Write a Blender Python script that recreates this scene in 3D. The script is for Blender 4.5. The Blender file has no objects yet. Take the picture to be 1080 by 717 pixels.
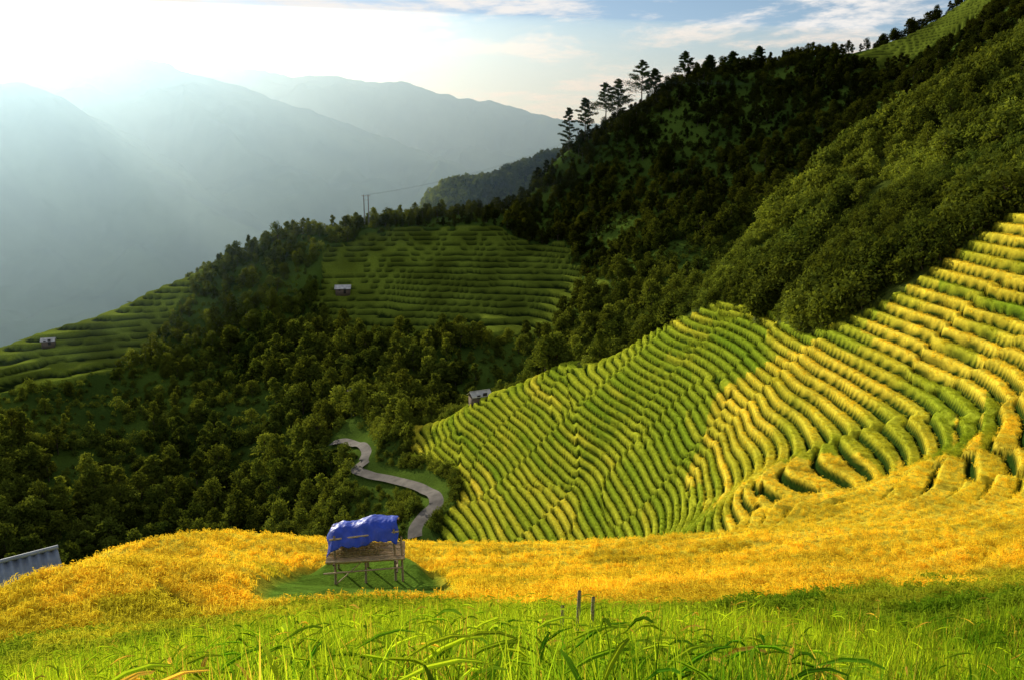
import bpy, math, numpy as np
from mathutils import Vector, Matrix
rng=np.random.default_rng(7)
scene=bpy.context.scene
# ------------------------------------------------------------ camera maths
F=840.0; TH=math.radians(12.0); C,S=math.cos(TH),math.sin(TH)
def pdir(px,py):
    u=(px-540)/F; v=(358.5-py)/F
    return np.array([u, C+v*S, -S+v*C])
def azt(px,py):
    d=pdir(px,py); h=math.hypot(d[0],d[1]); return math.atan2(d[0],d[1]), d[2]/h
# ------------------------------------------------------------ noise
def h2(ix,iy,seed=0):
    n=(ix.astype(np.int64)*374761393+iy.astype(np.int64)*668265263+seed*982451653)&0xffffffff
    n=((n^(n>>13))*1274126177)&0xffffffff
    n=((n^(n>>15))*2246822519)&0xffffffff
    return ((n^(n>>16))&0xffffff)/float(0xffffff)
def vn(x,y,seed=0):
    ix=np.floor(x);iy=np.floor(y);fx=x-ix;fy=y-iy
    fx=fx*fx*fx*(fx*(fx*6-15)+10);fy=fy*fy*fy*(fy*(fy*6-15)+10)
    a=h2(ix,iy,seed);b=h2(ix+1,iy,seed);c=h2(ix,iy+1,seed);d=h2(ix+1,iy+1,seed)
    return (a*(1-fx)+b*fx)*(1-fy)+(c*(1-fx)+d*fx)*fy
def fbm(x,y,o=4,seed=0):
    s=0;a=.5;t=0
    for i in range(o):
        s=s+a*vn(x,y,seed+i*17);t+=a;a*=.5;x=x*2.03+11.3;y=y*2.01+5.7
    return s/t
def sst(a,b,x):
    t=np.clip((x-a)/(b-a),0,1);return t*t*(3-2*t)
# ------------------------------------------------------------ terrain control data (survey points)
cols={
 -150:[('z',12,-7.2),('z',22,-11.5),('z',36,-20),('z',60,-37),('z',110,-72),('z',180,-80),('z',215,-76),('z',255,-70),('z',305,-66),('z',350,-85)],
 0:[('z',11,-6.7),('z',16,-8.7),(625,22),('z',36,-19),('z',60,-37),('z',110,-73),(600,180),(500,215),(425,255),(378,300),('z',340,-80)],
 100:[('z',11,-7),('z',18,-9.9),(600,27),(592,34),('z',45,-26),('z',60,-41),('z',110,-76),(585,190),(500,222),(420,262),(335,315),('z',355,-75)],
 200:[('z',11,-7),('z',18,-10.2),(595,29),(574,38),('z',47,-26),('z',62,-40),('z',100,-66),(572,190),(500,218),(420,252),(340,300),(293,335),('z',375,-66)],
 300:[('z',11,-7),('z',18,-10.2),(600,28),(572,38),('z',47,-25),('z',62,-38),('z',100,-63),(570,165),(500,195),(420,235),(340,285),(258,340),('z',380,-56)],
 380:[('z',11,-7),(640,16),(606,28),(573,38),('z',47,-25),('z',75,-48),('z',110,-64),(556,142),(490,158),(470,170),(440,190),(400,225),(350,265),(290,305),(243,340),('z',385,-48)],
 440:[(640,16),(606,27),(573,37.5),('z',47,-26),('z',72,-47),('z',100,-60),(560,125),(520,138),(470,155),(445,168),('z',190,-63),(420,215),(350,255),(285,303),(232,342),('z',390,-45)],
 500:[(640,16),(604,27),(574,37.5),('z',47,-26),('z',65,-41),('z',90,-56),(570,115),(520,127),(470,140),(425,155),('z',185,-66),(405,215),(350,250),(285,298),(224,345),('z',395,-42)],
 600:[(640,16),(602,27),(574,37.5),('z',48,-27),('z',60,-36),('z',78,-46.5),(570,95),(520,106),(460,119),(410,133),(388,142),('z',160,-47),('z',185,-61),(380,225),(350,245),(300,285),(250,325),(200,360),(158,388),('z',430,-12)],
 700:[(640,16),(602,27),(567,38),('z',48,-26.5),('z',62,-34),(556,80),(500,90),(450,100),(400,112),(350,126),('z',145,-37),('z',168,-47),(330,205),(290,250),(250,290),(200,328),(150,365),(98,405),('z',450,28)],
 800:[(640,15),(602,25),(562,36),(530,49),(500,66),(430,84),(370,98),(335,108),(290,120),(248,140),('z',162,-26),('z',190,-44),(235,270),(190,320),(150,350),(104,390),(70,428),('z',470,44)],
 900:[(640,16),(602,24),(562,34),(525,48),(500,62),(420,76),(350,88),(260,108),(210,130),(172,150),('z',185,-16),('z',220,-30),('z',290,2),(110,370),(80,400),(50,440),('z',480,52)],
 1000:[(650,15),(605,25),(557,36),(505,49),(460,60),(400,71),(340,81),(285,91),(208,110),(145,132),(108,150),('z',190,0),('z',250,-8),('z',320,30),(50,410),(16,450),('z',500,70)],
 1080:[(650,14),(605,25),(562,33),(520,44),(450,55),(380,66),(300,79),(240,90),(140,120),(55,152),('z',190,12),('z',260,10),('z',330,50),('z',400,90),('z',450,108),('z',520,90)],
 1230:[('z',14,-6),('z',30,-10),('z',44,-12.5),('z',55,-11),('z',66,-8),('z',80,-4),('z',92,0),('z',120,14),('z',160,34),('z',200,36),('z',270,40),('z',350,75),('z',450,120),('z',520,105)],
}
pts=[]
for px,L in cols.items():
    for e in L:
        if e[0]=='z':
            a,_=azt(px,450 if e[1]<200 else 300); pts.append((a,math.log(e[1]),e[2]/e[1]))
        else:
            a,t=azt(px,e[0]); pts.append((a,math.log(e[1]),t))
    a,_=azt(px,600)
    for r,z in ((0.8,-2.05),(1.5,-2.2),(3,-2.7),(5,-3.9),(8,-5.6)): pts.append((a,math.log(r),z/r))
    a,_=azt(px,250)
    if px<400: far=((460,-135),(620,-190),(800,-250),(1050,-310),(1500,-345))
    elif px<=600: far=((500,-78),(560,-50),None,(720,-75),(900,-190),(1150,-280),(1500,-345))
    else: far=((620,-10),(850,-100),(1150,-230),(1500,-340))
    for q in far:
        if q is None:
            zz={440:-38,500:-15,600:9}.get(px,-22); pts.append((a,math.log(625),zz/625))
        else: pts.append((a,math.log(q[0]),q[1]/q[0]))
pts=np.array(pts); AZS=.85
CX=np.stack([pts[:,0]*AZS,pts[:,1]],1); CT=pts[:,2]
def ker(d2): return .5*d2*np.log(d2+1e-12)
n=len(CX)
D2=((CX[:,None]-CX[None])**2).sum(2)
A=np.zeros((n+3,n+3)); A[:n,:n]=ker(D2)+np.eye(n)*1e-4
A[:n,n]=1;A[:n,n+1:]=CX;A[n,:n]=1;A[n+1:,:n]=CX.T
sol=np.linalg.solve(A,np.concatenate([CT,[0,0,0]]))
w,cc=sol[:n],sol[n:]
AZL=azt(-150,450)[0];AZR=azt(1230,450)[0]
def rbf(x,y):
    sh=x.shape;x=x.ravel();y=y.ravel();out=np.empty(len(x))
    for i in range(0,len(x),40000):
        X=x[i:i+40000];Y=y[i:i+40000];r=np.maximum(np.hypot(X,Y),.8)
        a=np.clip(np.arctan2(X,Y),AZL,AZR)*AZS;l=np.log(r)
        d2=(a[:,None]-CX[None,:,0])**2+(l[:,None]-CX[None,:,1])**2
        out[i:i+40000]=(ker(d2)@w+cc[0]+cc[1]*a+cc[2]*l)*r
    return out.reshape(sh)
def base(x,y):
    r=np.hypot(x,y); z=rbf(x,y)
    k=np.clip((r-8)/30,0,1)*(.25+.75*sst(40,60,r));k3=np.clip((r-45)/40,0,1)
    z=z+k*((fbm(x/15,y/15,2,3)-.5)*1.9+(vn(x/5,y/5,9)-.5)*.40)+k3*(vn(x/24,y/24,12)-.5)*3.0
    k2=sst(170,260,r); z=z+k2*(fbm(x/45,y/45,4,21)-.5)*9
    return z
def Apt(px,r,py=450):
    a,_=azt(px,py); return (r*math.sin(a),r*math.cos(a))
def ray(px,py,r0=20,r1=700):
    d=pdir(px,py); d=d/math.hypot(d[0],d[1]); rr=np.exp(np.linspace(math.log(r0),math.log(r1),2500))
    z=base(rr*d[0],rr*d[1]); hit=np.where(z>rr*d[2])[0]
    k=hit[0] if len(hit) else len(rr)-1
    return (rr[k]*d[0],rr[k]*d[1],z[k])
def inpoly(x,y,P):
    ins=np.zeros(x.shape,bool);m=len(P)
    for i in range(m):
        x1,y1=P[i];x2,y2=P[(i+1)%m]
        c=((y1>y)!=(y2>y))&(x<(x2-x1)*(y-y1)/((y2-y1) if y2!=y1 else 1e-9)+x1); ins^=c
    return ins
P_spur=[Apt(*q) for q in [(430,167),(500,158),(600,144),(700,128),(740,119),(800,108),(860,92),(930,90),(1000,90),(1080,92),(1300,96),(1300,9),(1080,9),(900,30),(800,40),(740,55),(690,74),(600,90),(500,108),(458,120),(466,133),(428,150)]]
P_fore=[Apt(*q) for q in [(-300,9),(-300,30),(0,32),(100,40),(200,44),(600,45),(700,48),(760,60),(800,62),(1080,50),(1300,44),(1300,9),(540,9)]]
P_mid=[ray(*q,180,420)[:2] for q in [(340,268),(392,246),(520,238),(590,255),(640,300),(570,350),(480,358),(380,358),(333,322)]]
P_left=[Apt(*q,370) for q in [(-60,322),(0,316),(100,330),(180,343),(225,338),(185,305),(130,280),(60,266),(-60,258)]]
P_top=[Apt(*q) for q in [(890,425,60),(930,446,50),(1000,456,10),(1150,460,10),(1150,415,10),(1050,405,30),(960,405,60),(910,412,70)]]
P_y1=[Apt(*q,580) for q in [(30,20),(200,20),(380,17.5),(600,14.5),(760,15.5),(900,19),(1080,27),(1230,31),(1230,47),(1080,49),(960,60),(880,66),(820,72),(760,60),(700,50),(600,46),(200,44),(50,38)]]
P_y2=[Apt(*q) for q in [(770,60),(735,100),(830,94),(890,85),(960,83),(1080,78),(1230,70),(1230,38),(900,45)]]
P_y3=[Apt(*q) for q in [(900,88),(960,80),(1080,74),(1230,74),(1230,98),(1000,92)]]
HUT=Apt(387,28.0,606);HUTZ=azt(387,604)[1]*28.0
_a,_t=azt(12,600);SHED=(26.5*math.sin(_a),26.5*math.cos(_a))
FH=[Apt(506,154,430),ray(362,309,180,420)[:2],Apt(51,296,360)]
RP=[(352,466),(372,466),(388,473),(386,484),(378,494),(392,500),(415,505),(440,511),(456,519),(462,530),(450,543),(441,556),(440,568)]
road=[ray(px,py,105,260) for px,py in RP]
road=np.array([(p[0],p[1]) for p in road])
def catmull(P,k=14):
    P=np.vstack([2*P[0]-P[1],P,2*P[-1]-P[-2]]);o=[]
    for i in range(1,len(P)-2):
        for t in np.linspace(0,1,k,endpoint=False):
            a,b,c,d=P[i-1],P[i],P[i+1],P[i+2]
            o.append(.5*((2*b)+(-a+c)*t+(2*a-5*b+4*c-d)*t*t+(-a+3*b-3*c+d)*t**3))
    return np.array(o)
roadc=catmull(road)
def rdist(x,y):
    out=np.full(x.shape,1e9)
    m=(np.hypot(x,y)<290)&(np.hypot(x,y)>95)&(x<40)&(x>-80)
    if m.any():
        d=((x[m][:,None]-roadc[None,:,0])**2+(y[m][:,None]-roadc[None,:,1])**2).min(1); out[m]=np.sqrt(d)
    return out
def yard(x,y):
    """trodden, uncropped strip on the uphill side of the field hut"""
    dx=x-HUT[0]-.0*(y-HUT[1]);dy=y-HUT[1]
    return sst(3.4,2.4,np.abs(dx+dy*.16))*sst(-9.5,-7.0,dy)*sst(1.6,.6,dy)
STEP=.92
def info(x,y):
    r=np.hypot(x,y);zb=base(x,y)
    jx=x+(vn(x/6,y/6,31)-.5)*4*np.clip(r/60,0,1);jy=y+(vn(x/6,y/6,32)-.5)*4*np.clip(r/60,0,1)
    rice=(inpoly(jx,jy,P_spur)|inpoly(jx,jy,P_fore))&(r>9)
    mid=inpoly(jx,jy,P_mid)|inpoly(jx,jy,P_left)|inpoly(jx,jy,P_top)
    rd=rdist(x,y)
    rice&=rd>4
    hd=np.hypot(x-HUT[0],(y-HUT[1]))
    yd=yard(x,y)
    kr=sst(0,6,x)
    k=np.where(rice,sst(11-2*kr,19-5*kr,r),0.)
    step=np.where(mid,1.7,np.where(r<48,.7,STEP))
    off=np.where(mid|(r<48),0.,STEP*(.5*sst(.49,.51,vn(x/19+3,y/19,14))+.3*sst(.54,.56,vn(x/13,y/13+7,15))))
    t=(zb+off)/step;fl=np.floor(t);fr=t-fl
    rw=np.where(mid,.3,.17)
    rise=sst(0,1,fr/rw)
    canopy=sst(rw-.04,rw+.08,fr)*(1-sst(.87,.99,fr))
    zt=step*(fl+rise-.5)+np.where(mid,.35,np.where(r<48,.30,np.where(r<66,.35,.52)))*canopy-np.where(mid,0,.40)-off
    kk=np.where(mid,1.,k)
    z=zb*(1-kk)+zt*kk
    z=z*(1-yd)+(zb-.45)*yd
    pad=sst(2.6,1.8,hd);z=z*(1-pad)+(HUTZ-.05)*pad
    tread=sst(.12,.21,fr)*(1-sst(.88,.95,fr))
    tread=np.maximum(tread,np.maximum(pad,yd))
    idx=fl
    hs=h2(idx,idx*0+3,5);hs2=h2(idx,np.floor(np.arctan2(x,y)*9+hs*5),6)
    al=fbm(x/9,y/9,2,41)
    py=.0+1.15*inpoly(jx,jy,P_y1)
    py=np.maximum(py,.76*inpoly(jx,jy,P_y2));py=np.maximum(py,.68*inpoly(jx,jy,P_y3))
    py=np.maximum(py,.30)
    yv=sst(.36,.92,py+(hs-.5)*.4+(hs2-.5)*.4+(al-.5)*.5)
    yv=np.where((r<20),yv*sst(13,15.5,r),yv)
    g=np.clip(vn(x/7,y/7,51)*.5+hs2*.6,0,1)[...,None]
    g=np.where((r>50)[...,None],np.clip(g+.2,0,1),g)
    green=np.array([.13,.25,.012])*(1-g)+np.array([.45,.47,.03])*g
    yel=np.array([.62,.49,.03])*(1-g)+np.array([.80,.61,.05])*g
    yel=yel*(.8+.4*vn(x/2.2,y/2.2,44))[...,None]
    col=green*(1-yv[...,None])+yel*yv[...,None]
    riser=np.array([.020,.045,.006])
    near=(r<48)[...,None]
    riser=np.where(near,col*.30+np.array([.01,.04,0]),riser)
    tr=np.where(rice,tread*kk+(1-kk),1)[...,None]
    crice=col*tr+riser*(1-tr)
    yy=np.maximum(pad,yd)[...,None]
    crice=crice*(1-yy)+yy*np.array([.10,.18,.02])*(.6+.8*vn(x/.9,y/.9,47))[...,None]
    m=vn(x/13,y/13,61)[...,None]
    scrub=np.array([.03,.055,.010])*(1-m)+np.array([.08,.13,.018])*m
    ns=((r<175)&(x>0))[...,None]
    scrub=np.where(ns,(np.array([.04,.065,.010])*(1-m)+np.array([.11,.125,.022])*m)*(.5+1.0*vn(x/1.7,y/1.7,48))[...,None],scrub)
    gm=(.6+.8*vn(x/9,y/9,63))*np.where(x>-110,.62,.75)*np.where(r>400,.8,1.)
    gm=gm[...,None]
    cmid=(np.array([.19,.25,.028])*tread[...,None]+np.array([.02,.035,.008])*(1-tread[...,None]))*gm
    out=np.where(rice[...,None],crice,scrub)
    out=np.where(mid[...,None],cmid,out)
    return z,out,rice,mid,tread*kk+(1-kk),rd,fr,col,yv
# ------------------------------------------------------------ mesh helpers
def mesh_np(name,V,Fc,mat=None,smooth=False,col=None,link=True):
    me=bpy.data.meshes.new(name);V=np.asarray(V,np.float32);Fc=np.asarray(Fc,np.int32)
    me.vertices.add(len(V));me.vertices.foreach_set('co',V.ravel())
    k=Fc.shape[1];me.loops.add(Fc.size);me.loops.foreach_set('vertex_index',Fc.ravel())
    me.polygons.add(len(Fc));me.polygons.foreach_set('loop_start',np.arange(0,Fc.size,k,dtype=np.int32))
    me.update(calc_edges=True)
    if smooth: me.polygons.foreach_set('use_smooth',np.ones(len(Fc),bool))
    if col is not None:
        a=me.color_attributes.new('Col','FLOAT_COLOR','POINT')
        a.data.foreach_set('color',np.concatenate([col,np.ones((len(col),1))],1).astype(np.float32).ravel())
    me.validate()
    ob=bpy.data.objects.new(name,me)
    if mat: me.materials.append(mat)
    if link: scene.collection.objects.link(ob)
    return ob
def grid_faces(nr,nc):
    i=np.arange(nr-1)[:,None]*nc+np.arange(nc-1)[None]
    return np.stack([i,i+1,i+nc+1,i+nc],-1).reshape(-1,4)
def newmat(name):
    m=bpy.data.materials.new(name);m.use_nodes=True;nt=m.node_tree
    for nd in list(nt.nodes): nt.nodes.remove(nd)
    return m,nt,nt.nodes,nt.links
def simple(name,colr,rough=.8,var=.25,scale=6,metal=0,bump=.3,stretch=None):
    m,nt,N,L=newmat(name);o=N.new('ShaderNodeOutputMaterial');b=N.new('ShaderNodeBsdfPrincipled');L.new(b.outputs[0],o.inputs[0])
    b.inputs['Roughness'].default_value=rough;b.inputs['Metallic'].default_value=metal
    tc=N.new('ShaderNodeTexCoord');nz=N.new('ShaderNodeTexNoise');nz.inputs['Scale'].default_value=scale;nz.inputs['Detail'].default_value=6
    mp=N.new('ShaderNodeMapping');L.new(tc.outputs['Object'],mp.inputs[0]);L.new(mp.outputs[0],nz.inputs['Vector'])
    if stretch: mp.inputs['Scale'].default_value=stretch
    r=N.new('ShaderNodeValToRGB');r.color_ramp.elements[0].position=.3;r.color_ramp.elements[1].position=.7
    c=np.array(colr);r.color_ramp.elements[0].color=(*(c*(1-var)),1);r.color_ramp.elements[1].color=(*np.minimum(c*(1+var),1),1)
    L.new(nz.outputs['Fac'],r.inputs[0]);L.new(r.outputs[0],b.inputs['Base Color'])
    bp=N.new('ShaderNodeBump');bp.inputs['Strength'].default_value=bump;bp.inputs['Distance'].default_value=.03;L.new(nz.outputs['Fac'],bp.inputs['Height']);L.new(bp.outputs[0],b.inputs['Normal'])
    return m
def terrain_mat():
    m,nt,N,L=newmat('terrain_ground');o=N.new('ShaderNodeOutputMaterial');b=N.new('ShaderNodeBsdfDiffuse');L.new(b.outputs[0],o.inputs[0])
    at=N.new('ShaderNodeAttribute');at.attribute_name='Col';tc=N.new('ShaderNodeTexCoord')
    n1=N.new('ShaderNodeTexNoise');n1.inputs['Scale'].default_value=2.6;n1.inputs['Detail'].default_value=6;n1.inputs['Roughness'].default_value=.75;L.new(tc.outputs['Object'],n1.inputs['Vector'])
    mr=N.new('ShaderNodeMapRange');mr.inputs[1].default_value=.3;mr.inputs[2].default_value=.7;mr.inputs[3].default_value=.6;mr.inputs[4].default_value=1.4;L.new(n1.outputs['Fac'],mr.inputs[0])
    mx=N.new('ShaderNodeVectorMath');mx.operation='SCALE';L.new(at.outputs['Color'],mx.inputs[0]);L.new(mr.outputs[0],mx.inputs['Scale']);L.new(mx.outputs[0],b.inputs['Color'])
    bp=N.new('ShaderNodeBump');bp.inputs['Strength'].default_value=.8;bp.inputs['Distance'].default_value=.2;L.new(n1.outputs['Fac'],bp.inputs['Height']);L.new(bp.outputs[0],b.inputs['Normal'])
    return m
def leaf_mat(name,trans=.45,var=.35,tint=(1,1,1)):
    m,nt,N,L=newmat(name);o=N.new('ShaderNodeOutputMaterial')
    at=N.new('ShaderNodeAttribute');at.attribute_type='INSTANCER';at.attribute_name='icol'
    oi=N.new('ShaderNodeObjectInfo');mr=N.new('ShaderNodeMapRange');mr.inputs[3].default_value=1-var;mr.inputs[4].default_value=1+var;L.new(oi.outputs['Random'],mr.inputs[0])
    mx=N.new('ShaderNodeVectorMath');mx.operation='SCALE';L.new(at.outputs['Color'],mx.inputs[0]);L.new(mr.outputs[0],mx.inputs['Scale'])
    d=N.new('ShaderNodeBsdfDiffuse');t=N.new('ShaderNodeBsdfTranslucent');mi=N.new('ShaderNodeMixShader');mi.inputs[0].default_value=trans
    tv=N.new('ShaderNodeVectorMath');tv.operation='MULTIPLY';tv.inputs[1].default_value=tint;L.new(mx.outputs[0],tv.inputs[0])
    L.new(mx.outputs[0],d.inputs[0]);L.new(tv.outputs[0],t.inputs[0]);L.new(d.outputs[0],mi.inputs[1]);L.new(t.outputs[0],mi.inputs[2])
    L.new(mi.outputs[0],o.inputs[0]);return m
# ------------------------------------------------------------ terrain sheet
az=np.concatenate([np.radians(np.linspace(-80,-37,50,endpoint=False)),np.radians(np.linspace(-37,37,820)),np.radians(np.linspace(37,80,51)[1:])])
lr=np.concatenate([np.log(np.linspace(.3,2,12,endpoint=False)),np.linspace(math.log(2),math.log(10),70,endpoint=False),np.linspace(math.log(10),math.log(170),1060,endpoint=False),np.linspace(math.log(170),math.log(470),260,endpoint=False),np.linspace(math.log(470),math.log(1500),80)])
R,AZ=np.meshgrid(np.exp(lr),az,indexing='ij');X=R*np.sin(AZ);Y=R*np.cos(AZ)
z,colr,*_=info(X.ravel(),Y.ravel())
tm=terrain_mat()
mesh_np('terrain',np.stack([X.ravel(),Y.ravel(),z],1),grid_faces(len(lr),len(az))[:,::-1],tm,True,colr)
def HT(x,y): return info(np.atleast_1d(np.float64(x)),np.atleast_1d(np.float64(y)))[0]
far,nt,N,L=newmat('mountain_forest');o=N.new('ShaderNodeOutputMaterial');b=N.new('ShaderNodeBsdfDiffuse');L.new(b.outputs[0],o.inputs[0])
tc=N.new('ShaderNodeTexCoord');nz=N.new('ShaderNodeTexNoise');nz.inputs['Scale'].default_value=.006;nz.inputs['Detail'].default_value=9;L.new(tc.outputs['Object'],nz.inputs['Vector'])
rp=N.new('ShaderNodeValToRGB');rp.color_ramp.elements[0].color=(.02,.045,.025,1);rp.color_ramp.elements[1].color=(.06,.10,.045,1);rp.color_ramp.elements[0].position=.35;rp.color_ramp.elements[1].position=.65;L.new(nz.outputs['Fac'],rp.inputs[0]);L.new(rp.outputs[0],b.inputs[0])
gx,gy=np.meshgrid(np.linspace(-9000,9000,60),np.linspace(200,16000,60),indexing='ij')
gz=-352+20*(fbm(gx/500,gy/500,3,5)-.5)
mesh_np('valley_ground',np.stack([gx.ravel(),gy.ravel(),gz.ravel()],1),grid_faces(60,60),far,True)
def mountain(name,crest,r,depth,amp,seed):
    P=[]
    for px,py in crest:
        a,t=azt(px,py);P.append((r*math.sin(a),r*math.cos(a),t*r))
    P=np.array(P);s=np.linspace(0,len(P)-1,420);cr=np.stack([np.interp(s,np.arange(len(P)),P[:,k]) for k in range(3)],1)
    for _ in range(6): cr[1:-1]=(cr[:-2]+2*cr[1:-1]+cr[2:])/4
    t=np.linspace(-1,1,161);T=np.sign(t)*np.abs(t)**1.3
    Xg=cr[:,0][:,None]+0*T[None];Yg=cr[:,1][:,None]+T[None]*depth
    rid=1-np.abs(2*fbm(Xg/ (depth*.42),Yg/(depth*.75),5,seed)-1)
    ab=np.abs(T)[None]
    Z=cr[:,2][:,None]*(1-ab)+(-360)*ab+amp*(rid-.75)*sst(0,.25,ab)*(1-ab*.6)*2.2+amp*.13*(fbm(Xg/60,Yg/60,3,seed+3)-.5)
    return mesh_np(name,np.stack([Xg.ravel(),Yg.ravel(),Z.ravel()],1),grid_faces(*Xg.shape),far,True)
mountain('distant_mountain',[(-420,40),(-250,60),(-100,78),(-40,92),(0,87),(25,85),(60,100),(110,135),(170,175),(240,215),(330,262),(430,310)],2300,1100,140,3)
mountain('distant_mountain',[(-500,110),(-200,95),(0,82),(50,67),(90,64),(135,60),(165,66),(190,74),(250,92),(330,118),(420,150),(500,180),(600,220),(700,260)],3300,1500,190,13)
mountain('distant_mountain',[(0,150),(100,110),(180,82),(230,74),(270,74),(310,83),(350,80),(385,87),(420,86),(460,97),(490,104),(520,108),(560,119),(600,128),(700,140),(900,150),(1300,160)],4700,1900,230,23)
mountain('distant_mountain',[(-300,330),(-100,318),(0,326),(30,338),(70,352),(120,372),(200,395)],1650,350,40,33)
# ------------------------------------------------------------ vegetation prototypes
def ribbon(path,wd,side):
    V=np.concatenate([path-side*wd[:,None],path+side*wd[:,None]],0);k=len(path)
    Fq=[[i,i+1,k+i+1,k+i] for i in range(k-1)];return V,np.array(Fq)
def join(parts):
    Vs=[];Fs=[];o=0
    for V,Fq in parts: Vs.append(V);Fs.append(Fq+o);o+=len(V)
    return np.concatenate(Vs),np.concatenate(Fs)
def tuft(name,nb,rad,hmin,hmax,wd,seg,mat,seed,heads=0,droop=1.0):
    g=np.random.default_rng(seed);parts=[]
    for i in range(nb):
        a=g.uniform(0,6.283);rr=rad*math.sqrt(g.uniform());h=g.uniform(hmin,hmax);b=g.uniform(0,6.283)
        lean=g.uniform(.05,.5)*droop;t=np.linspace(0,1,seg+1)
        ox,oy=rr*math.cos(a),rr*math.sin(a);dx,dy=math.cos(b),math.sin(b)
        hor=h*lean*(t**2.1);ver=h*(t-.42*lean*t**3.2)
        P=np.stack([ox+dx*hor,oy+dy*hor,ver],1);w_=wd*g.uniform(.7,1.3)*np.clip(1.12-t**1.5*1.1,.02,1)*np.minimum(1,.5+t*2)
        sd=np.array([-dy,dx,0])+g.normal(0,.35,3);sd/=np.linalg.norm(sd)
        parts.append(ribbon(P,w_,sd))
        if i<heads:
            t=np.linspace(.55,1,4);P2=np.stack([ox+dx*h*.35*t**2+dx*.1*(t-.5),oy+dy*h*.35*t**2,h*(.62+.5*t-.45*t**3*1.0)],1)
            parts.append(ribbon(P2,np.array([.6,1.2,1.3,.3])*wd*1.2,sd));parts.append(ribbon(P2,np.array([.6,1.2,1.3,.3])*wd*1.2,np.array([dx,dy,.2])))
    V,Fq=join(parts);return mesh_np(name,V,Fq,mat,False,link=False)
def cyl(p0,p1,r0,r1,k=7):
    p0=np.array(p0,float);p1=np.array(p1,float);d=p1-p0;d/=np.linalg.norm(d)+1e-9
    a=np.cross(d,[0,0,1.]) if abs(d[2])<.9 else np.cross(d,[1.,0,0]);a/=np.linalg.norm(a);b=np.cross(d,a)
    th=np.arange(k)*2*math.pi/k;c=np.cos(th)[:,None]*a+np.sin(th)[:,None]*b
    V=np.concatenate([p0+c*r0,p1+c*r1]);Fq=np.array([[i,(i+1)%k,k+(i+1)%k,k+i] for i in range(k)])
    return V,Fq
def leaves(cent,size,g,flat=.5):
    n=len(cent);nrm=g.normal(0,1,(n,3));nrm[:,2]=np.abs(nrm[:,2])*(1+flat);nrm/=np.linalg.norm(nrm,axis=1)[:,None]
    a=np.cross(nrm,g.normal(0,1,(n,3)));a/=np.linalg.norm(a,axis=1)[:,None];b=np.cross(nrm,a)
    s=(size*g.uniform(.6,1.4,n))[:,None]
    V=np.stack([cent-a*s,cent-b*s*.55+nrm*s*.15,cent+a*s,cent+b*s*.55+nrm*s*.15],1).reshape(-1,3)
    return V,np.arange(4*n).reshape(-1,4)
bark=simple('bark',(.09,.065,.045),.9,.4,8)
def tree(name,seed,H,CW,nl,mat,lsize,lobes=9,low=.25,link=False):
    g=np.random.default_rng(seed);tr=[]
    p=np.array([0,0,-.5]);top=np.array([g.normal(0,.25),g.normal(0,.25),H*.72])
    m1=(p+top)/2+np.array([g.normal(0,.2),g.normal(0,.2),0]);tr.append(cyl(p,m1,H*.024,H*.017,5));tr.append(cyl(m1,top,H*.017,H*.006,5))
    C_=[];LR=[]
    for i in range(lobes):
        f=low+(1-low)*((i+.5)/lobes);a=i*2.4+g.uniform(-.5,.5);rr=CW*(.85-.55*abs(f-.45)/.55)*g.uniform(.45,1.0) if f<.93 else .1
        c=np.array([rr*math.cos(a),rr*math.sin(a),H*(f*.92)]);st=m1+(top-m1)*max(0,min(1,(f-.45)*1.6)) if f>.4 else m1*.8
        tr.append(cyl(st,c,H*.009,H*.003,4));C_.append(c);LR.append(CW*g.uniform(.34,.58))
    lv=[]
    for c,R_ in zip(C_,LR):
        m=int(nl/lobes);d=g.normal(0,1,(m,3));d/=np.linalg.norm(d,axis=1)[:,None]
        rr=R_*(g.uniform(.35,1,m)**.5)*(1+.35*np.sin(d[:,0]*5+seed)*np.sin(d[:,1]*6+d[:,2]*5));q=c+d*rr[:,None]*np.array([1,1,.72]);lv.append(q)
    V,Fq=join(tr);V2,F2=leaves(np.concatenate(lv),lsize,g)
    ob=mesh_np(name,np.concatenate([V,V2]),np.concatenate([Fq,F2+len(V)]),None,False,link=link)
    ob.data.materials.append(bark);ob.data.materials.append(mat)
    mi=np.ones(len(Fq)+len(F2),np.int32);mi[:len(Fq)]=0;ob.data.polygons.foreach_set('material_index',mi);return ob
foliage=leaf_mat('foliage',.35,.45,(1.5,1.4,.7))
rice_m=leaf_mat('rice_leaf',.5,.2,(1.2,1.15,.8))
grass_m=leaf_mat('grass_blade',.6,.5,(1.35,1.25,.6))
def coll(name,obs):
    c=bpy.data.collections.new(name)
    for o in obs:c.objects.link(o)
    return c
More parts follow.
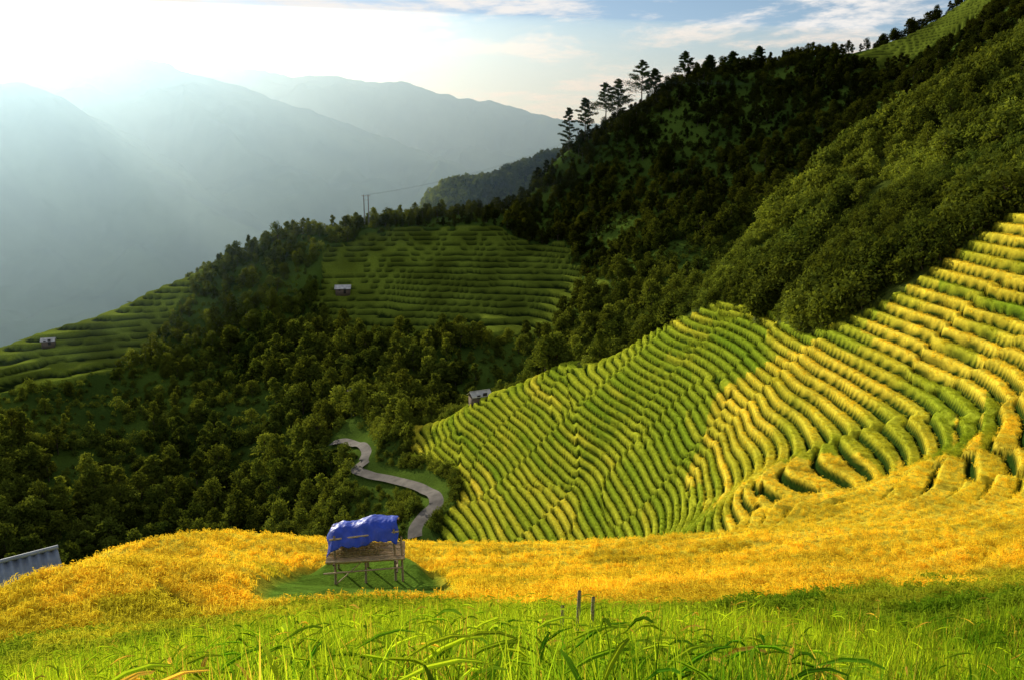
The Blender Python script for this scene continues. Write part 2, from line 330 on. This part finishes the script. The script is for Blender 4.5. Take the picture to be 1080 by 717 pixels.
def scatter(name,c,P,rot,scl,idx,col):
    me=bpy.data.meshes.new(name);n=len(P);me.vertices.add(n);me.vertices.foreach_set('co',np.asarray(P,np.float32).ravel())
    for nm,ty,dat,key in (('rot','FLOAT_VECTOR',rot,'vector'),('scl','FLOAT_VECTOR',scl,'vector'),('idx','INT',idx,'value')):
        a=me.attributes.new(nm,ty,'POINT');a.data.foreach_set(key,np.ascontiguousarray(dat,np.int32 if ty=='INT' else np.float32).ravel())
    a=me.attributes.new('icol','FLOAT_COLOR','POINT');a.data.foreach_set('color',np.concatenate([col,np.ones((n,1))],1).astype(np.float32).ravel())
    ob=bpy.data.objects.new(name,me);scene.collection.objects.link(ob)
    nt=bpy.data.node_groups.new(name+'_nodes','GeometryNodeTree');nt.interface.new_socket('Geometry',in_out='INPUT',socket_type='NodeSocketGeometry');nt.interface.new_socket('Geometry',in_out='OUTPUT',socket_type='NodeSocketGeometry')
    N=nt.nodes;L=nt.links;gi=N.new('NodeGroupInput');go=N.new('NodeGroupOutput');ip=N.new('GeometryNodeInstanceOnPoints');ci=N.new('GeometryNodeCollectionInfo')
    ci.inputs['Collection'].default_value=c;ci.inputs['Separate Children'].default_value=True
    def na(nm,ty):
        q=N.new('GeometryNodeInputNamedAttribute');q.data_type=ty;q.inputs['Name'].default_value=nm
        return next(o for o in q.outputs if o.enabled and o.name=='Attribute')
    er=N.new('FunctionNodeEulerToRotation')
    L.new(gi.outputs[0],ip.inputs['Points']);L.new(ci.outputs[0],ip.inputs['Instance']);ip.inputs['Pick Instance'].default_value=True
    L.new(na('idx','INT'),ip.inputs['Instance Index']);L.new(na('rot','FLOAT_VECTOR'),er.inputs[0]);L.new(er.outputs[0],ip.inputs['Rotation']);L.new(na('scl','FLOAT_VECTOR'),ip.inputs['Scale'])
    L.new(ip.outputs[0],go.inputs[0]);md=ob.modifiers.new('scatter','NODES');md.node_group=nt;print(name,n);return ob
def rotz(n,t=.12): return np.stack([rng.normal(0,t,n),rng.normal(0,t,n),rng.uniform(0,6.283,n)],1)
T=coll('broadleaf_protos',[tree('broadleaf_%d'%i,100+i,8,[2.6,3.1,2.2,3.4,2.8,1.9][i],1000,foliage,.33,[9,11,8,12,10,7][i],.22) for i in range(6)])
B=coll('shrub_protos',[tree('shrub_%d'%i,200+i,2.4,1.5,340,foliage,.18,7,.12) for i in range(4)])
def nearhouse(x,y):
    m=np.zeros(x.shape,bool)
    for hx_,hy_ in FH: m|=(x-hx_)**2+(y-hy_)**2<(8*8)
    hx_,hy_=FH[0]; m|=(np.abs(x-hx_)<7)&(y<hy_+4)&(y>hy_-16)
    return m
def sector(n,r0,r1,a0=-.66,a1=.70):
    r=np.sqrt(rng.uniform(r0*r0,r1*r1,n));a=rng.uniform(a0,a1,n);return r*np.sin(a),r*np.cos(a),r,a
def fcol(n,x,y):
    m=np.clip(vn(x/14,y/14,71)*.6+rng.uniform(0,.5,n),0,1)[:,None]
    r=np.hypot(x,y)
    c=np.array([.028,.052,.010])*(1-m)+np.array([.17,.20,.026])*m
    ridge_shade=sst(215,320,r)*sst(-90,0,x);c=c*(1-.72*ridge_shade)[:,None]  # shadow on the backlit middle ridge, painted into its foliage colour
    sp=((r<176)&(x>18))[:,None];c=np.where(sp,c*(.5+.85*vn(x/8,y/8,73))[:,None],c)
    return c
x,y,r,a=sector(13000,120,465)
zz,_,rice,mid,tr,rd,_,_,_=info(x,y)
dens=fbm(x/28,y/28,3,81)
spur=(r<175)&(a>.16)
keep=(~rice)&(~mid)&(rd>5)&~(spur&(rng.uniform(0,1,len(x))>.8))&(rng.uniform(0,1,len(x))<sst(.25,.6,dens)*.95+.08)&~nearhouse(x,y)
bank=(r<167)&(a<.0)&(a>-.27);keep&=~(bank&(rng.uniform(0,1,len(x))>.12))
keep&=~((r>235)&(r<345)&(a<-.42)&(rng.uniform(0,1,len(x))>.35))
i=np.where(keep)[0];n=len(i);s=rng.uniform(.35,1.0,n);s=np.where(spur[i],s*.62,s);s=np.where(r[i]>300,s*.85,s)
s=np.where((r[i]<290)&(a[i]<-.12),s*1.1,s);s=np.where((a[i]<-.35)&(r[i]>235),s*.6,s)
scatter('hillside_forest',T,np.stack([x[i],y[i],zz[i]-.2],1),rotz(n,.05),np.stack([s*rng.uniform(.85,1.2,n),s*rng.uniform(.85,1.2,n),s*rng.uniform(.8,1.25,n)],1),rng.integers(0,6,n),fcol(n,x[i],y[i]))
x,y,r,a=sector(1500,570,640,-.22,.12);zz=info(x,y)[0];n=len(x);s=rng.uniform(.8,1.5,n)
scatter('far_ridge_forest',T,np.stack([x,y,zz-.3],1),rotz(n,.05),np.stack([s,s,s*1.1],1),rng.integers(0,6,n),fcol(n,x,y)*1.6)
x,y,r,a=sector(17000,120,430);zz,_,rice,mid,tr,rd,_,_,_=info(x,y)
keep=(~rice)&(~mid)&(rd>2.6)&~nearhouse(x,y)&~((r<176)&(a>.16));i=np.where(keep)[0]
x2,y2,r2,a2=sector(13500,80,175,.16,.70);q=info(x2,y2);k=np.where((~q[2])&(fbm(x2/10,y2/10,2,77)>.16))[0]
xb,yb,rb,ab_=sector(3500,120,175,-.3,.05);qb=info(xb,yb);kb=np.where((~qb[2])&(qb[5]>2.4))[0]
x=np.concatenate([x[i],x2[k],xb[kb]]);y=np.concatenate([y[i],y2[k],yb[kb]]);zz=np.concatenate([zz[i],q[0][k],qb[0][kb]]);n=len(x);s=rng.uniform(.3,1.1,n)
s=np.where(vn(x/9,y/9,91)>.55,s*1.45,s*.75);s[-len(kb):]*=.6
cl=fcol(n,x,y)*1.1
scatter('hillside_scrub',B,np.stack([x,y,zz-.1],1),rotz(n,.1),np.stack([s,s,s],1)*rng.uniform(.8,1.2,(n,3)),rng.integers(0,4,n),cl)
RT=coll('rice_protos',[tuft('rice_tuft_%d'%i,14,.20,.28,.5,.016,2,rice_m,300+i,heads=4) for i in range(5)])
def rice_pts(n,r0,r1):
    a=rng.uniform(-.64,.68,n);r=np.exp(rng.uniform(math.log(r0),math.log(r1),n));x=r*np.sin(a);y=r*np.cos(a)
    hd=np.hypot(x-HUT[0],y-HUT[1])
    q=info(x,y);k=np.where(q[2]&(q[4]>.7)&(hd>2.2)&(yard(x,y)<.4)&((x-SHED[0])**2+(y-SHED[1]+1)**2>3**2))[0];return x[k],y[k],q[0][k],r[k],q[7][k]
x1,y1,z1,r1,c1=rice_pts(72000,10,60);x2,y2,z2,r2,c2=rice_pts(62000,55,172)
x=np.concatenate([x1,x2]);y=np.concatenate([y1,y2]);zz=np.concatenate([z1,z2]);r=np.concatenate([r1,r2]);cl=np.concatenate([c1,c2]);n=len(x)
wd=np.clip(r/62,.7,1.0)*rng.uniform(.8,1.2,n);hh=rng.uniform(.6,.95,n)*np.where(r<60,.78,.68)
scatter('rice_crop',RT,np.stack([x,y,zz-.10],1),rotz(n,.1),np.stack([wd,wd,hh],1),rng.integers(0,5,n),cl*1.15)
GT=coll('grass_protos',[tuft('grass_tuft_%d'%i,8,.13,.4,1.0,.0082,7,grass_m,400+i,heads=(1 if i%3==0 else 0),droop=.72) for i in range(9)])
m_=19000;a=rng.uniform(-.72,.74,m_);r=np.sqrt(rng.uniform(1.7**2,13.5**2,m_))
m2_=2600;a=np.concatenate([a,rng.uniform(-.72,.74,m2_)]);r=np.concatenate([r,np.sqrt(rng.uniform(2.2**2,5**2,m2_))])
x=r*np.sin(a);y=r*np.cos(a);zz=HT(x,y);n=len(x)
m=np.clip(vn(x/1.3,y/1.3,95)*.6+rng.uniform(-.2,.65,n),0,1)[:,None];cl=np.array([.08,.22,.010])*(1-m)+np.array([.50,.62,.03])*m
dry=(rng.uniform(0,1,n)<.06+.6*(a<-.42)*(r<4.5))[:,None];cl=np.where(dry,np.array([.6,.42,.07]),cl)
s=rng.uniform(.4,1.0,n)*(1-.35*sst(9,13,r));s=np.where(r<5,rng.uniform(.6,1.0,n),s);s=np.where(r<2.6,s*.8,s)
scatter('grass',GT,np.stack([x,y,zz-.03],1),rotz(n,.14),np.stack([s*1.1,s*1.1,s],1),rng.integers(0,9,n),cl)
# ------------------------------------------------------------ pine trees on the skyline
pine_m,nt,N,L=newmat('pine_needles');o=N.new('ShaderNodeOutputMaterial');d=N.new('ShaderNodeBsdfDiffuse');d.inputs[0].default_value=(.022,.04,.012,1);t=N.new('ShaderNodeBsdfTranslucent');t.inputs[0].default_value=(.05,.08,.015,1);mi=N.new('ShaderNodeMixShader');mi.inputs[0].default_value=.3
L.new(d.outputs[0],mi.inputs[1]);L.new(t.outputs[0],mi.inputs[2]);L.new(mi.outputs[0],o.inputs[0])
def pine(px,base_py,top_py,r,seed,wide=.28,bare=.3):
    g=np.random.default_rng(seed);a,t0=azt(px,base_py);x=r*math.sin(a);y=r*math.cos(a);z0=float(HT(x,y)[0])
    _,t1=azt(px,top_py);H=max(8,t1*r-z0);tr=[cyl((0,0,-1),(g.normal(0,.3),0,H*.5),H*.016,H*.011),cyl((0,0,H*.5),(g.normal(0,.3),0,H*.97),H*.011,H*.002)];lv=[]
    nb=34
    for i in range(nb):
        f=bare+(1-bare)*i/nb;aa=i*2.4+g.uniform(-.4,.4);ln=H*wide*(1-((f-bare)/(1-bare))**1.6)*g.uniform(.35,1.2)+.5
        p0=np.array([0,0,H*f]);p1=p0+np.array([ln*math.cos(aa),ln*math.sin(aa),ln*.22]);tr.append(cyl(p0,p1,H*.004,H*.0012,4))
        for k in range(7):
            c=p0+(p1-p0)*g.uniform(.35,1.05);m=32;lv.append(c+g.normal(0,1,(m,3))*np.array([.19,.19,.10])*max(ln*.5,1.9))
    V,Fq=join(tr);V2,F2=leaves(np.concatenate(lv),.29,g,1.);ob=mesh_np('pine_tree',np.concatenate([V,V2]),np.concatenate([Fq,F2+len(V)]),None,False)
    ob.data.materials.append(bark);ob.data.materials.append(pine_m);mi=np.ones(len(Fq)+len(F2),np.int32);mi[:len(Fq)]=0;ob.data.polygons.foreach_set('material_index',mi);ob.location=(x,y,z0)
for q in [(600,150,114,386,1,.24,.1),(617,140,104,390,2,.28,.35),(638,122,88,396,3,.38,.4),(652,114,84,400,4,.38,.3),(677,104,64,402,5,.50,.3),(690,100,73,405,6,.38,.3),(722,88,55,412,7,.36,.3),(748,84,60,418,8,.36,.2),(772,76,55,424,9,.36,.2),(800,70,50,430,10,.38,.2)]: pine(*q)
# ------------------------------------------------------------ road
nx=9
tg=np.gradient(roadc,axis=0);tg/=np.linalg.norm(tg,axis=1)[:,None];pr=np.stack([-tg[:,1],tg[:,0]],1)
offs=np.linspace(-1.55,1.55,nx);RX=(roadc[:,0][:,None]+pr[:,0][:,None]*offs);RY=(roadc[:,1][:,None]+pr[:,1][:,None]*offs)
RZ=HT(RX.ravel(),RY.ravel()).reshape(RX.shape);RZ=RZ*.4+RZ.mean(1,keepdims=True)*.6+.25
mesh_np('dirt_road',np.stack([RX.ravel(),RY.ravel(),RZ.ravel()],1),grid_faces(*RX.shape),simple('road_dirt',(.12,.105,.09),.95,.4,.6),True)
# ------------------------------------------------------------ object helpers
def empty(name,loc,rz=0):
    e=bpy.data.objects.new(name,None);scene.collection.objects.link(e);e.location=loc;e.rotation_euler=(0,0,rz);return e
def part(name,parts,mat,par,smooth=False):
    V,Fq=join(parts);o=mesh_np(name,V,Fq,mat,smooth);o.parent=par;return o
def box(c,s,rx=0,ry=0,rz=0):
    v=np.array([[a,b,c_] for a in(-.5,.5) for b in(-.5,.5) for c_ in(-.5,.5)])*np.array(s)
    M=np.array(Matrix.Rotation(rz,3,'Z')@Matrix.Rotation(ry,3,'Y')@Matrix.Rotation(rx,3,'X'));v=v@M.T+np.array(c)
    return v,np.array([[0,1,3,2],[4,6,7,5],[0,4,5,1],[2,3,7,6],[0,2,6,4],[1,5,7,3]])
bamboo=simple('bamboo',(.46,.34,.20),.7,.4,5,0,.4,(1,1,6));wood=simple('weathered_wood',(.30,.23,.16),.85,.4,6,0,.5,(1,1,8));straw=simple('straw',(.4,.30,.14),.9,.4,14,0,.8)
tarpm=simple('blue_tarp',(.015,.055,.45),.45,.25,3,0,.6)
# ------------------------------------------------------------ tarp covered field hut
hut=empty('field_hut_with_tarp',(HUT[0],HUT[1],HUTZ-.05),.12);hut.scale=(1.0,1.0,.97)
W2,D2_=1.1,.58
FLZ=1.0
posts=[]
for sx in(-1,1):
    for sy in(-1,1): posts.append(cyl((sx*W2,sy*D2_,-.6),(sx*(W2-.03),sy*D2_,1.95 if sx<0 else 2.1),.05,.04,8))
posts.append(cyl((1.36,-D2_-.1,-.6),(1.33,-D2_,1.8),.045,.04,8));posts.append(cyl((0,-D2_-.05,-.6),(.02,-D2_-.05,FLZ),.045,.04,8));posts.append(cyl((0,D2_,-.6),(.02,D2_,FLZ),.045,.04,8))
part('posts',posts,wood,hut,True)
fl=[cyl((-1.4,-D2_-.2+j*.115,FLZ),(1.45,-D2_-.2+j*.115,FLZ+rng.normal(0,.012)),.04,.035,8) for j in range(12)]
part('bamboo_floor',fl,bamboo,hut,True)
fr_=[cyl((-1.38,-D2_-.1,FLZ-.10),(1.45,-D2_-.1,FLZ-.08),.045,.04,8),cyl((-1.3,D2_+.07,FLZ-.1),(1.3,D2_+.07,FLZ-.1),.045,.045,8),cyl((-1.5,-D2_-.12,.50),(1.38,-D2_-.1,.58),.035,.03,8),cyl((-W2,-.9,FLZ-.07),(-W2,.8,FLZ-.07),.045,.045,8),cyl((W2,-.9,FLZ-.07),(W2,.8,FLZ-.07),.045,.045,8),
 cyl((-1.25,-D2_,1.80),(1.25,-D2_,2.0),.04,.035,8),cyl((-1.25,D2_,1.80),(1.25,D2_,2.0),.04,.035,8),cyl((-1.2,0,2.05),(1.2,0,2.25),.045,.04,8),cyl((W2+.06,-.9,.5),(W2+.06,.9,.55),.03,.03,8),cyl((-1.05,-D2_-.1,.05),(-.1,-D2_-.1,.92),.025,.02,6)]
part('frame_poles',fr_,bamboo,hut,True)
wl=[cyl((-1.05+.3*j,D2_+.02,FLZ),(-1.05+.3*j,D2_+.02,1.8),.025,.025,6) for j in range(8)]
part('back_wall_bamboo',wl,wood,hut,True)
g=np.random.default_rng(3);st=[]
for j in range(260):
    c=np.array([g.uniform(-1.1,.5),g.uniform(-.6,.4),FLZ+.06]);c[2]+=g.uniform(0,.16);d=g.normal(0,1,3)*np.array([.22,.1,.05]);st.append(cyl(c-d,c+d,.012,.01,4))
part('straw_heap',st,straw,hut)
us=np.linspace(-1,1,80);vs=np.linspace(-1,1,70);U,Vv=np.meshgrid(us,vs,indexing='ij')
tx=U*1.27+.04*np.sin(Vv*7)-.06;ridge=2.20+.10*U+.10*np.exp(-((U-.35)/.4)**2)+.03*np.sin(U*8)
ab=np.abs(Vv);ty=np.sign(Vv)*(ab**.8)*.80
edge=.05*np.sin(U*6+1)+.03*np.sin(U*15)
sag=np.where(Vv<0,.62+edge,.46);tz=ridge-sag*ab**1.8-.05*np.abs(U)**5
tz+=.02*np.sin(U*23+Vv*5)*ab+.08*(fbm(U*3+9,Vv*3+9,3,4)-.5)+.05*(fbm(U*9+9,Vv*5+9,3,8)-.5)
ty+=.04*np.sin(U*17)*ab**2;tz-=np.where(U<-.88,(-.88-U)*2.0*(1-ab*.3),0)
to=mesh_np('tarp_roof',np.stack([tx.ravel(),ty.ravel(),tz.ravel()],1),grid_faces(*U.shape),tarpm,True);to.parent=hut
sm=to.modifiers.new('thickness','SOLIDIFY');sm.thickness=.012
# ------------------------------------------------------------ metal roofed shed / small farm houses
metal=simple('corrugated_metal',(.20,.24,.30),.55,.35,1.5,.2,.1);plank=simple('plank_wall',(.14,.10,.07),.85,.4,4,0,.5,(8,1,1));dark=simple('door_dark',(.03,.025,.02),.9)
def house(name,loc,rz,Lx,Wy,wh,rh,roofm,amp=.022,per=.27):
    e=empty(name,loc,rz)
    part('walls',[box((0,Wy/2,wh/2-.5),(Lx,.1,wh+1)),box((0,-Wy/2,wh/2-.5),(Lx,.1,wh+1)),box((Lx/2-.05,0,wh/2-.5),(.1,Wy-.1,wh+1)),box((-Lx/2+.05,0,wh/2-.5),(.1,Wy-.1,wh+1))],plank,e)
    gv=[];
    for sx in(-1,1):
        xx=sx*(Lx/2-.05);gv.append((np.array([[xx,-Wy/2,wh],[xx,Wy/2,wh],[xx,0,wh+rh],[xx,0,wh+rh-.01]]),np.array([[0,1,2,3]])))
    part('gable_ends',gv,plank,e)
    nr=int((Lx+.8)/(per/5));xs=np.linspace(-Lx/2-.4,Lx/2+.4,nr);rp=[]
    for sy in(-1,1):
        t=np.linspace(0,1.18,6);Xr,Tr=np.meshgrid(xs,t,indexing='ij');Yr=sy*Tr*Wy/2;Zr=wh+rh*(1-Tr)+.04+amp*np.sin(Xr*2*math.pi/per)
        rp.append((np.stack([Xr.ravel(),Yr.ravel(),Zr.ravel()],1),grid_faces(*Xr.shape)))
    ro=part('corrugated_roof',rp,roofm,e,True);s=ro.modifiers.new('t','SOLIDIFY');s.thickness=.02
    part('door',[box((Lx*.15,-Wy/2-.06,.95),(.9,.06,1.9))],dark,e);part('window',[box((-Lx*.22,-Wy/2-.06,1.3),(.7,.06,.6))],dark,e)
    part('ridge_cap',[cyl((-Lx/2-.42,0,wh+rh+.06),(Lx/2+.42,0,wh+rh+.06),.07,.07,8)],roofm,e,True);return e
_,tt=azt(30,590)
house('metal_roof_shed',(SHED[0]-.35,SHED[1],tt*26.5-2.55),.68,2.3,2.8,1.6,.95,metal,.05,.24)
roof2=simple('old_roof',(.5,.48,.46),.6,.3,1.,0,.1)
for (q,rz,sc) in [(FH[0],.5,.62),(FH[1],.1,.85),(FH[2],.3,.6)]:
    house('farm_hut',(q[0],q[1],float(HT(q[0],q[1])[0])+.3),rz,6*sc,4*sc,2.1*sc,1.3*sc,roof2)
# ------------------------------------------------------------ utility poles and wires
concrete=simple('concrete_pole',(.25,.24,.23),.8,.15,3)
def upole(px,py,r,H):
    a,_=azt(px,py);x,y=r*math.sin(a),r*math.cos(a);z=float(HT(x,y)[0]);e=empty('utility_pole',(x,y,z),.2)
    part('poles',[cyl((-.9,0,-1),(-.9,0,H),.26,.2,10),cyl((.9,0,-1),(.9,0,H),.26,.2,10)],concrete,e,True)
    part('crossarms',[box((0,0,H-.5),(3.6,.16,.16)),box((0,0,H-2.2),(2.0,.1,.1))],wood,e)
    part('insulators',[cyl((q,0,H-.43),(q,0,H-.1),.07,.05,8) for q in(-1.6,0,1.6)],concrete,e,True);return (x,y,z+H)
p1=upole(387,238,341,12.5);p2=upole(600,160,400,9)
p0=upole(375,440,196,7)
def wire(a,b,s):
    t=np.linspace(0,1,30);P=np.array(a)[None]*(1-t)[:,None]+np.array(b)[None]*t[:,None];P[:,2]-=s*4*t*(1-t)
    return [cyl(P[i],P[i+1],.02,.02,4) for i in range(29)]
e=empty('power_line',(0,0,0));part('wires',wire(p1,p2,3)+wire((p1[0]+1.5,p1[1],p1[2]),(p2[0]+1.5,p2[1],p2[2]),3),dark,e)
for px,py,r,h in[(590,668,9.5,.75),(607,672,9.2,1.0),(622,664,9.8,.85)]:
    a,_=azt(px,py);x,y=r*math.sin(a),r*math.cos(a);z=float(HT(x,y)[0]);e=empty('wooden_stake',(x,y,z));part('stake',[cyl((0,0,-.2),(.04,0,h),.03,.022,8)],wood,e,True)
# ------------------------------------------------------------ haze over the valley
fp=[(-5000,1400),(-420,200),(-180,200),(0,335),(250,470),(5000,1500),(5000,6500),(-5000,6500)]
top=[300,20,20,35,45,90,320,1350]
k=len(fp)
hv=np.array([(a_,b_,-420) for a_,b_ in fp]+[(a_,b_,c_) for (a_,b_),c_ in zip(fp,top)],float)
me=bpy.data.meshes.new('valley_haze');me.from_pydata([tuple(v) for v in hv],[],[tuple(range(k))[::-1]]+[(k+5,k+6,k+7),(k+3,k+4,k+5),(k+3,k+5,k+7),(k+3,k+7,k+2),(k+7,k+0,k+1),(k+7,k+1,k+2)]+[(i,(i+1)%k,k+(i+1)%k,k+i) for i in range(k)])
hm,nt,N,L=newmat('haze_air');o=N.new('ShaderNodeOutputMaterial');vs_=N.new('ShaderNodeVolumeScatter');vs_.inputs['Color'].default_value=(.36,.56,.76,1);vs_.inputs['Density'].default_value=.00036;vs_.inputs['Anisotropy'].default_value=.68;L.new(vs_.outputs[0],o.inputs['Volume'])
me.materials.append(hm);scene.collection.objects.link(bpy.data.objects.new('valley_haze',me))
# ------------------------------------------------------------ light
SE,SA=math.radians(19),math.radians(-38)
sd=Vector((math.sin(SA)*math.cos(SE),math.cos(SA)*math.cos(SE),math.sin(SE)))
sl=bpy.data.lights.new('sun','SUN');sl.energy=5;sl.angle=math.radians(.5);sl.color=(1,.92,.74);so=bpy.data.objects.new('sun',sl);scene.collection.objects.link(so);so.rotation_euler=sd.to_track_quat('Z','Y').to_euler()
wd_=bpy.data.worlds.new('World');scene.world=wd_;wd_.use_nodes=True;N=wd_.node_tree.nodes;L=wd_.node_tree.links
for q in list(N):N.remove(q)
o=N.new('ShaderNodeOutputWorld');bg=N.new('ShaderNodeBackground');bg.inputs[1].default_value=.11;L.new(bg.outputs[0],o.inputs[0])
sk=N.new('ShaderNodeTexSky');sk.sky_type='NISHITA';sk.sun_disc=False;sk.sun_elevation=SE;sk.sun_rotation=SA;sk.altitude=800;sk.air_density=1;sk.dust_density=.8;sk.ozone_density=1.5
tc=N.new('ShaderNodeTexCoord');sp=N.new('ShaderNodeSeparateXYZ');L.new(tc.outputs['Generated'],sp.inputs[0])
ad=N.new('ShaderNodeMath');ad.operation='ADD';ad.inputs[1].default_value=.07;L.new(sp.outputs['Z'],ad.inputs[0])
mxx=N.new('ShaderNodeMath');mxx.operation='MAXIMUM';mxx.inputs[1].default_value=.03;L.new(ad.outputs[0],mxx.inputs[0])
dx=N.new('ShaderNodeMath');dx.operation='DIVIDE';L.new(sp.outputs['X'],dx.inputs[0]);L.new(mxx.outputs[0],dx.inputs[1])
dy=N.new('ShaderNodeMath');dy.operation='DIVIDE';L.new(sp.outputs['Y'],dy.inputs[0]);L.new(mxx.outputs[0],dy.inputs[1])
cb=N.new('ShaderNodeCombineXYZ');L.new(dx.outputs[0],cb.inputs[0]);L.new(dy.outputs[0],cb.inputs[1])
nz=N.new('ShaderNodeTexNoise');nz.inputs['Scale'].default_value=1.0;nz.inputs['Detail'].default_value=10;nz.inputs['Roughness'].default_value=.66;nz.inputs['Distortion'].default_value=.25;L.new(cb.outputs[0],nz.inputs['Vector'])
mr=N.new('ShaderNodeMapRange');mr.interpolation_type='SMOOTHSTEP';mr.inputs[1].default_value=.455;mr.inputs[2].default_value=.60;mr.inputs[4].default_value=.92;L.new(nz.outputs['Fac'],mr.inputs[0])
mix=N.new('ShaderNodeMix');mix.data_type='RGBA';mix.inputs['B'].default_value=(8.8,8.4,8.0,1);L.new(mr.outputs[0],mix.inputs['Factor']);L.new(sk.outputs[0],mix.inputs['A']);L.new(mix.outputs['Result'],bg.inputs[0])
# ------------------------------------------------------------ camera
cam=bpy.data.cameras.new('camera');cam.lens=28;cam.sensor_width=36;cam.clip_start=.05;cam.clip_end=40000;co=bpy.data.objects.new('camera',cam);scene.collection.objects.link(co)
co.location=(0,0,0);co.rotation_euler=(math.radians(90)-TH,0,0);scene.camera=co
scene.view_settings.view_transform='Standard';scene.view_settings.look='None';scene.view_settings.exposure=0
